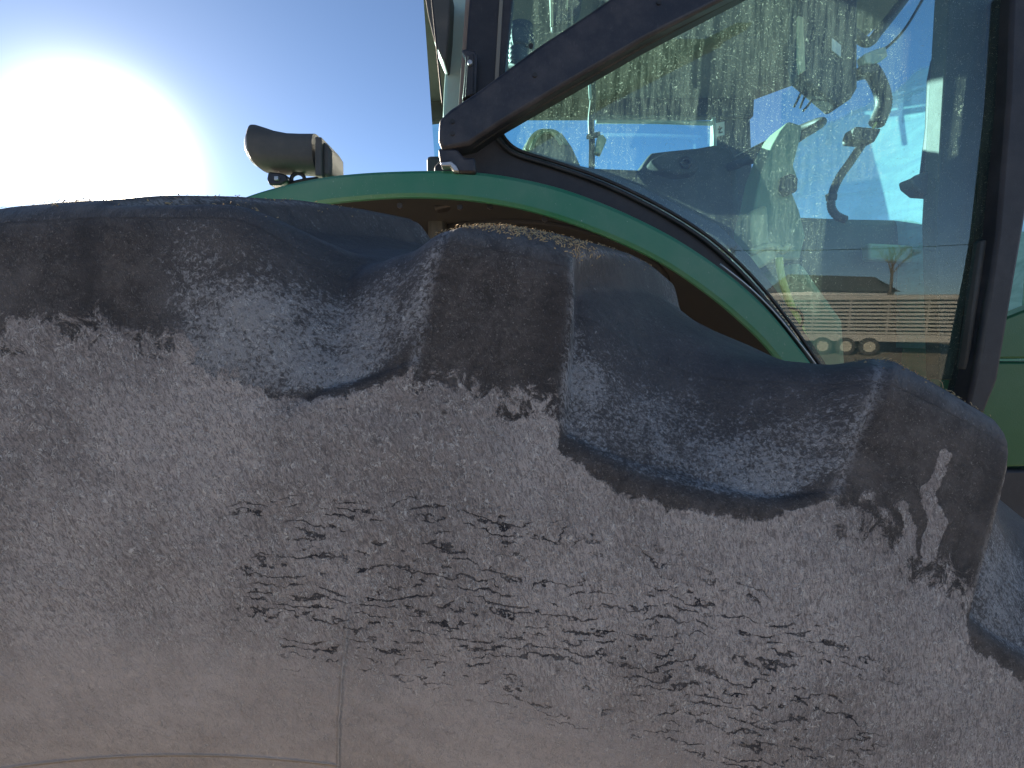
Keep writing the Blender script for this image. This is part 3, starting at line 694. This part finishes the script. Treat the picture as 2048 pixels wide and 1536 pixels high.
# curved windscreen
def wind():
    bm = bmesh.new(); prof = []
    for k in range(13):
        a = k / 12; y = (YN + .10) + (YX - YN - .18) * a; bow = math.sin(math.pi * a)
        prof.append((1.47 + .11 * bow, y, .06 + .06 * bow))
    rows = []
    for z, f in ((ZR - .0, 0.0), (2.9, .35), (2.35, 1.0), (1.9, 1.2)):
        rows.append([bm.verts.new((x + dx * f, y, z)) for x, y, dx in prof])
    for A, B in zip(rows, rows[1:]):
        for k in range(12): bm.faces.new((A[k], A[k + 1], B[k + 1], B[k]))
    from_bm('windscreen', bm, G_WIND, cab, smooth=True)
wind()

M_GREEN_SHADE = surf('shaded_green_paint', (0.006, 0.085, 0.018), 0.38, dirt=0.08, dirtcol=(.2, .26, .2), scale=5, scratch=0.05)  # same tractor green, darkened to carry the side panels' shade
# ---- engine hood and green side panel ahead of the cab
from_bm('engine_hood', slab_bm([(1.75, 1.95, 2.36), (1.75, 2.55, 2.36), (1.75, 2.58, 1.6), (1.75, 1.92, 1.6)], Vector((2.2, 0, -.12))), M_GREEN, tractor, bevel=.05, seg=3)
gpn = slab('side_panel', [(2000, 640), (2200, 560), (2200, 716), (1984, 718)], YG - .02, .05, M_GREEN_SHADE, tractor, bevel=.006)
slab('lower_side_panel', [(1984, 724), (2200, 724), (2200, 930), (1930, 936), (1950, 850)], YG - .02, .05, M_GREEN_SHADE, tractor, bevel=.006)

# ---- interior equipment
# dash / steering console
slab('front_console', [(1490, 452), (1540, 448), (1600, 432), (1700, 436), (1830, 438), (1885, 455), (1885, 800), (1600, 800), (1500, 640)], 2.30, .35, M_DGREY, tractor, bevel=.03, seg=3)
slab('console_panel', [(1738, 486), (1858, 492), (1858, 526), (1738, 520)], 2.22, .05, M_OLIVE, tractor, bevel=.01)
slab('side_console', [(1510, 560), (1606, 520), (1640, 570), (1690, 640), (1700, 800), (1510, 800)], 1.95, .15, M_OLIVE, tractor, bevel=.03)
# steering column
col = slab('steering_column', [(1578, 241), (1606, 250), (1604, 268), (1596, 300), (1588, 330), (1596, 352), (1594, 372), (1584, 380), (1600, 420), (1612, 470), (1600, 520), (1500, 520), (1498, 450), (1512, 400), (1522, 350), (1545, 290), (1562, 260)], 1.85, .13, M_OLIVE, tractor, bevel=.025, seg=4)
def steering_wheel():
    c = P(1545, 290, 2.12); nrm_ = Vector((-.45, -.18, .87)).normalized(); a = nrm_.orthogonal().normalized(); b = nrm_.cross(a)
    pts = [c + (a * math.cos(k) + b * math.sin(k)) * .175 for k in [2 * math.pi * i / 40 for i in range(40)]]
    w = from_bm('steering_wheel', tube_bm(pts, .016, 10, closed=True), M_DGREY, tractor, smooth=True)
    for k in (0.4, 2.5, 4.6):
        from_bm('spoke', tube_bm([c - nrm_ * .04, c + (a * math.cos(k) + b * math.sin(k)) * .17], .013, 8), M_DGREY, w, smooth=True)
    bm = bmesh.new(); bmesh.ops.create_cone(bm, cap_ends=True, segments=20, radius1=.05, radius2=.035, depth=.06, matrix=Matrix.Translation(c - nrm_ * .03) @ nrm_.to_track_quat('Z', 'Y').to_matrix().to_4x4())
    from_bm('wheel_hub', bm, M_DGREY, w, smooth=True, bevel=.004)
steering_wheel()
slab('column_knob', [(1572, 348), (1588, 346), (1598, 356), (1596, 382), (1580, 388), (1570, 376)], 1.80, .05, M_DGREY, col, bevel=.008)
slab('column_cover', [(1504, 420), (1536, 408), (1540, 478), (1552, 500), (1512, 510), (1502, 470)], 1.79, .05, M_CREAM, col, bevel=.012)
# cream shell with curled lip
cs = slab('armrest_shell', [(1488, 540), (1500, 505), (1520, 494), (1545, 492), (1560, 500), (1550, 520), (1528, 534), (1500, 545)], 1.72, .10, M_CREAM, tractor, bevel=.015, seg=3)
tube('shell_lip', [P(x, y, 1.72) for x, y in [(1500, 506), (1530, 494), (1552, 494), (1566, 502), (1578, 490)]], .012, M_CREAM, cs)
slab('shell_leg', [(1506, 545), (1524, 540), (1514, 585), (1500, 575)], 1.75, .05, M_CREAM, cs, bevel=.006)
tube('gear_lever', [P(x, y, 1.70) for x, y in [(1558, 515), (1562, 550), (1574, 590), (1590, 630), (1604, 668), (1612, 710)]], [.012] * 31, M_YELLOW, tractor)
tube('lever_cable', [P(x, y, 1.68) for x, y in [(1556, 622), (1576, 616), (1598, 622), (1606, 640), (1600, 656)]], .004, M_RUBBER, tractor)
# hanging display box
db = slab('hanging_display', [(1597, -30), (1716, -30), (1716, 175), (1704, 196), (1676, 215), (1600, 150), (1597, 120)], 1.80, .07, M_DGREY, tractor, bevel=.010, seg=3)
slab('display_edge', [(1597, 30), (1607, 34), (1612, 140), (1600, 148), (1597, 120)], 1.785, .014, M_CREAM, db, bevel=.003)
slab('display_sticker', [(1664, 76), (1682, 90), (1682, 114), (1664, 100)], 1.795, .004, M_LABEL, db, bevel=0)
for pts in ([(1612, 166), (1600, 190), (1588, 214)], [(1620, 170), (1608, 196), (1600, 216)], [(1632, 186), (1618, 208), (1606, 222)]):
    tube('display_cable', [P(x, y, 1.85) for x, y in pts], .004, M_RUBBER, db)
tube('display_arm', [P(1700, 60, 1.84), P(1735, 85, 1.84), P(1760, 60, 1.9), P(1800, 10, 2.0), P(1830, -30, 2.1)], .016, M_DGREY, tractor)
# wiring harness on the front pillar
hp_ = smooth_path([P(x, y, 1.82) for x, y in [(1728, 130), (1748, 150), (1764, 185), (1766, 215), (1752, 250)]], 10)
hs = from_bm('wiring_harness', tube_bm(resample(hp_, .004), .026, 12, ridge=.90), M_HOSE, tractor, smooth=True)
from_bm('corrugated_tube', tube_bm(resample(smooth_path([P(x, y, 1.82) for x, y in [(1742, 262), (1722, 292), (1700, 325), (1682, 350), (1668, 378), (1662, 410), (1672, 430), (1692, 440)]], 8), .004), .0145, 10, ridge=.85), M_HOSE, hs, smooth=True)
tube('strap', [P(x, y, 1.80) for x, y in [(1856, -20), (1815, 50), (1786, 84), (1756, 108)]], .008, M_RUBBER, hs, flat=.5)
slab('connector', [(1728, 108), (1752, 98), (1772, 92), (1776, 112), (1748, 128), (1732, 126)], 1.79, .04, M_PALE, hs, bevel=.004)
slab('connector', [(1712, 252), (1764, 256), (1760, 266), (1750, 284), (1706, 280), (1706, 268)], 1.78, .06, M_DGREY, hs, bevel=.006)
slab('cable_clip', [(1660, 385), (1676, 388), (1674, 400), (1662, 398)], 1.80, .03, M_DGREY, hs, bevel=.002)
slab('connector', [(1720, 130), (1760, 128), (1768, 140), (1728, 150)], 1.79, .05, M_HOSE, hs, bevel=.006)
tube('thin_wire', [P(x, y, 1.80) for x, y in [(1752, 245), (1744, 262), (1738, 285)]], .004, M_YELLOW, hs)
# tall narrow mirror seen past the pillar
mr = slab('side_mirror', [(1876, 108), (1884, 104), (1900, 106), (1900, 160), (1896, 250), (1886, 340), (1876, 388), (1856, 392), (1852, 348), (1864, 250), (1868, 150)], 1.47, .03, M_BLACK, tractor, bevel=.008)
slab('mirror_bracket', [(1822, 356), (1840, 352), (1856, 340), (1880, 340), (1880, 390), (1846, 388), (1826, 372)], 1.455, .05, M_DGREY, mr, bevel=.006)
slab('mirror_glass', [(1894, 168), (1898, 168), (1893, 260), (1886, 286), (1888, 240)], 1.462, .004, M_PALE, mr, bevel=0)
# left rear interior: bellows, panel, wire, sensor
bp = resample([P(1042, 52, 1.62), P(1040, 135, 1.62)], .007)
bl = from_bm('rubber_bellows', tube_bm(bp, .036, 14, ridge=.82), M_DGREY, tractor, smooth=True)
slab('bellows_cap', [(1022, 56), (1030, 46), (1048, 46), (1062, 62), (1070, 66), (1070, 84), (1056, 90), (1024, 84)], 1.58, .08, M_DGREY, bl, bevel=.01)
up = slab('control_panel', [(1100, -30), (1166, -30), (1162, 22), (1130, 46), (1104, 52)], 1.75, .05, M_DGREY, tractor, bevel=.008)
slab('panel_edge', [(1100, -30), (1106, -30), (1106, 50), (1101, 52)], 1.735, .012, M_CREAM, up, bevel=.002)
slab('panel_slot', [(1132, -30), (1137, -30), (1136, 18), (1133, 18)], 1.738, .010, M_CREAM, up, bevel=.002)
tube('interior_wire', [P(x, y, 1.7) for x, y in [(1190, 120), (1185, 165), (1186, 200), (1182, 240), (1184, 290), (1183, 345)]], .010, M_HOSE, tractor)
tube('seat_belt_strap', [P(x, y, 1.68) for x, y in [(1180, 130), (1179, 160), (1181, 200)]], .0045, M_PALE, tractor)
sn = slab('sensor_box', [(1196, 272), (1206, 268), (1214, 279), (1202, 308), (1190, 304)], 1.66, .03, M_OLIVE, tractor, bevel=.003)
slab('sensor_arm', [(1174, 268), (1200, 262), (1202, 272), (1174, 276)], 1.67, .015, M_DGREY, sn, bevel=.002)
# seat: backrest, headrest wing, armrest, cushion
seat = bpy.data.objects.new('seat', None); C.objects.link(seat); seat.parent = tractor
slab('seat_back', [(1288, 330), (1292, 312), (1306, 302), (1340, 298), (1400, 292), (1432, 286), (1470, 292), (1478, 340), (1484, 420), (1470, 520), (1440, 640), (1260, 640), (1262, 420), (1270, 350)], 2.15, .45, M_FABRIC, seat, bevel=.04, seg=4)
slab('rear_shelf', [(1176, 334), (1280, 338), (1300, 346), (1320, 420), (1400, 640), (1100, 640), (1100, 345)], 2.25, .30, M_DGREY, seat, bevel=.02)
slab('seat_cushion', [(1300, 560), (1480, 540), (1500, 580), (1490, 640), (1300, 640)], 1.95, .5, M_FABRIC, seat, bevel=.03, seg=3)
ar = slab('armrest', [(1300, 320), (1340, 300), (1392, 316), (1402, 332), (1396, 344), (1360, 348), (1318, 338)], 1.95, .08, M_FABRIC, seat, bevel=.02, seg=3)
kp = [P(1372 + 9 * math.cos(a), 325 + 8 * math.sin(a), 1.94) for a in [2 * math.pi * k / 20 for k in range(20)]]
from_bm('armrest_ring', tube_bm(kp, .008, 8, closed=True), M_RUBBER, seat, smooth=True)
# rear light's reflection in the corner of the glass, built as a solid dome
bulge = slab('lamp_reflection_dome', [(1040, 330), (1046, 290), (1062, 262), (1084, 252), (1108, 254), (1126, 262), (1146, 290), (1162, 325), (1172, 360), (1060, 360)], 1.75, .25, M_GREY, tractor, bevel=.03, seg=4)
for k, off in enumerate((0, 10)):
    tube('lamp_reflection_rib', [P(x, y, 1.735) for x, y in [(1052 + off, 300), (1064 + off, 274), (1082 + off, 262), (1104 + off, 266), (1124 + off, 290)]], .006, M_CREAM if k == 0 else M_OLIVE, bulge)
# pictogram label on the far pillar
lab = slab('pillar_label', [(1432, 246), (1449, 243), (1449, 270), (1432, 273)], YX - .012, .006, M_LABEL, tractor, bevel=0)
for pts in ([(1439, 252), (1441, 258), (1438, 264)], [(1436, 258), (1441, 259), (1444, 255)], [(1437, 266), (1445, 264)]):
    from_bm('pictogram_stroke', tube_bm([P(x, y, YX - .016) for x, y in pts], .0035, 6), M_RUBBER, lab, smooth=True)
# mirror head and wire outside at upper left
ml = slab('rear_mirror', [(846, -30), (902, -30), (898, 60), (892, 122), (884, 118), (868, 80), (856, 30)], 1.42, .10, M_DGREY, tractor, bevel=.012)
tube('antenna_wire', [P(x, y, 1.38) for x, y in [(862, -20), (870, 60), (877, 130), (885, 208)]], .0022, M_RUBBER, tractor)

slab('ground_blocker_box', [(1900, 938), (2300, 940), (2300, 1500), (1900, 1500)], YG - .01, .4, M_BLACK, tractor, bevel=.01)  # black box added to block the bright ground below the side panel
# ------------------------------------------------------------------ yard behind the photographer (seen reflected in the glass)
def trailer():
    t = thing('livestock_trailer', 'grey slatted livestock trailer on three axles reflected in the cab glass', 'trailer', (15.5, -21.5, 0))
    sl_ = surf('grey_aluminium', (0.36, 0.34, 0.31), 0.5, dirt=0.4, scale=3); bk = surf('trailer_tyre', (0.03, 0.03, 0.03), 0.8); wh = surf('cream_wheel', (0.36, 0.34, 0.28), 0.5)
    L, H, W = 9.0, 1.5, 2.3; z0 = .95
    from_bm('trailer_floor', box_bm((0, 0, z0 - .16), (L, W, .32)), sl_, t, bevel=.02)
    from_bm('trailer_roof', box_bm((0, 0, z0 + H + .12), (L, W, .24)), sl_, t, bevel=.06)
    from_bm('inner_wall', box_bm((0, 0, z0 + H / 2), (L - .1, W - .3, H)), bk, t)
    bm0 = box_bm((0, 0, 0), (L, .035, .095)); me = bpy.data.meshes.new('slat'); bm0.to_mesh(me); bm0.free(); me.materials.append(sl_)
    for s in (-1, 1):
        for k in range(9):
            o = bpy.data.objects.new('slat', me); C.objects.link(o); o.parent = t; o.location = (0, s * W / 2, z0 + .07 + k * .165)
    for s in (-1, 1):
        for k in range(7): from_bm('post', box_bm((-L / 2 + .1 + k * (L - .2) / 6, s * (W / 2 + .03), z0 + H / 2), (.06, .05, H)), sl_, t)
        for k in range(3):
            c = Vector((-1.0 + k * .92, s * (W / 2 + .02), .40))
            bm = bmesh.new(); bmesh.ops.create_cone(bm, cap_ends=True, segments=28, radius1=.40, radius2=.40, depth=.24, matrix=Matrix.Translation(c) @ Matrix.Rotation(R(90), 4, 'X'))
            w = from_bm('wheel', bm, bk, t, bevel=.04)
            bm = bmesh.new(); bmesh.ops.create_cone(bm, cap_ends=True, segments=24, radius1=.24, radius2=.20, depth=.27, matrix=Matrix.Translation(c) @ Matrix.Rotation(R(90), 4, 'X'))
            from_bm('wheel_rim', bm, wh, w, bevel=.01)
    from_bm('hitch', tube_bm([Vector((-L / 2, 0, .8)), Vector((-L / 2 - 1.2, 0, .6))], .07, 8), bk, t)
    t.rotation_euler = (0, 0, R(17))
trailer()
def house():
    t = thing('farmhouse', 'white clapboard farmhouse with grey roof reflected above the trailer', 'house', (46, -72, 0))
    wl = surf('white_clapboard', (0.72, 0.70, 0.66), 0.7, dirt=0.2, scale=1); rf = surf('grey_shingle', (0.10, 0.10, 0.10), 0.9, dirt=0.3); wd = surf('dark_window', (0.03, 0.035, 0.04), 0.1)
    from_bm('wall', box_bm((0, 0, 2.3), (16, 7, 4.6)), wl, t)
    for k in range(18): from_bm('siding_board', box_bm((0, 3.515, .25 + k * .25), (16, .03, .05)), wl, t)
    from_bm('roof', slab_bm([(-8.5, -4, 4.6), (-8.5, 4, 4.6), (-8.5, 0, 6.9)], Vector((17, 0, 0))), rf, t)
    for x in (-6, -3.2, 3.0, 6):
        f = from_bm('window_frame', box_bm((x, 3.54, 2.7), (1.2, .06, 1.7)), wl, t); from_bm('pane', box_bm((x, 3.57, 2.7), (1.0, .03, 1.5)), wd, f)
    d = from_bm('door', box_bm((0, 3.55, 1.3), (1.1, .08, 2.3)), wd, t)
    from_bm('porch_roof', box_bm((0, 4.6, 3.3), (6, 2.2, .15)), rf, t)
    for x in (-2.8, 0.9, 2.8): from_bm('porch_post', box_bm((x, 5.5, 1.6), (.14, .14, 3.2)), wl, t)
    t.rotation_euler = (0, 0, R(-20))
house()
def van():
    t = thing('parked_van', 'white van parked at the yard edge, reflected beside the trailer', 'van', (17.6, -31, 0))
    wh = surf('white_van_paint', (0.75, 0.73, 0.70), 0.35, dirt=0.15, scale=2); wd = surf('van_glass', (0.02, 0.025, 0.03), 0.08); bk = MATS['trailer_tyre']
    pr = [(-2.4, .4), (-2.45, 1.5), (-2.2, 2.15), (.9, 2.2), (1.5, 1.45), (2.3, 1.2), (2.45, .8), (2.4, .4)]
    from_bm('body', slab_bm([(x, -.95, z) for x, z in pr], 1.9), wh, t, bevel=.10, seg=3)
    for y in (-.96, .96):
        for x0, x1 in ((-2.0, -1.2), (-1.05, -.15), (0.0, .85)):
            from_bm('window', slab_bm([(x0, y - .02, 1.45), (x0 + .05, y - .02, 1.98), (x1, y - .02, 1.98), (x1 + .05, y - .02, 1.45)], .04), wd, t)
        for x in (-1.6, 1.5):
            bm = bmesh.new(); bmesh.ops.create_cone(bm, cap_ends=True, segments=24, radius1=.36, radius2=.36, depth=.25, matrix=Matrix.Translation((x, y * .88, .36)) @ Matrix.Rotation(R(90), 4, 'X')); from_bm('wheel', bm, bk, t, bevel=.03)
    t.rotation_euler = (0, 0, R(-10))
van()
def tree(x, y, h, label):
    t = thing('bare_tree', label, 'tree', (x, y, 0), 'bare trees behind the house')
    bk = surf('bark', (0.09, 0.075, 0.06), 0.9); bm = bmesh.new(); rnd = random.Random(int(x * 7))
    def br(p, d, L, r, lv):
        q = p + d * L; tube_bm([p, (p + q) / 2 + Vector((rnd.uniform(-1, 1), rnd.uniform(-1, 1), 0)) * L * .05, q], [r, r * .8, r * .6], 5, bm)
        if lv: 
            for _ in range(4): br(p.lerp(q, rnd.uniform(.55, 1)), (d + Vector((rnd.uniform(-1, 1), rnd.uniform(-1, 1), rnd.uniform(-.2, .6))) * .75).normalized(), L * .62, r * .5, lv - 1)
    bt = bmesh.new(); tube_bm([Vector((0, 0, 0)), Vector((.1, 0, h * .35))], [h * .03, h * .02], 8, bt); from_bm('trunk', bt, bk, t, smooth=True)
    br(Vector((.1, 0, h * .33)), Vector((0, 0, 1)), h * .28, h * .018, 4)
    from_bm('crown', bm, bk, t)
tree(24, -58, 11, 'bare tree left of the white farmhouse, its crown above the trailer')
tree(47, -62, 12, 'bare tree at the right end of the white farmhouse')
# service line over the yard
for k, (x, y) in enumerate(((-10, -36), (44, -40))):
    from_bm_o = from_bm('utility_pole', tube_bm([Vector((x, y, 0)), Vector((x, y, 8))], .13, 10), surf('pole_wood', (.14, .11, .08), .9), smooth=True)
    tag(from_bm_o, ['wooden utility pole at the near end of the yard line', 'wooden utility pole at the far end of the line by the house'][k], 'utility pole', 'utility poles')
o = from_bm('overhead_line', tube_bm([Vector((-10 + 54 * s, -36 - 4 * s, 7.8 - 1.2 * 4 * s * (1 - s))) for s in [i / 20 for i in range(21)]], .03, 5), M_RUBBER, smooth=True)
tag(o, 'black overhead line strung between the two yard poles', 'overhead line')
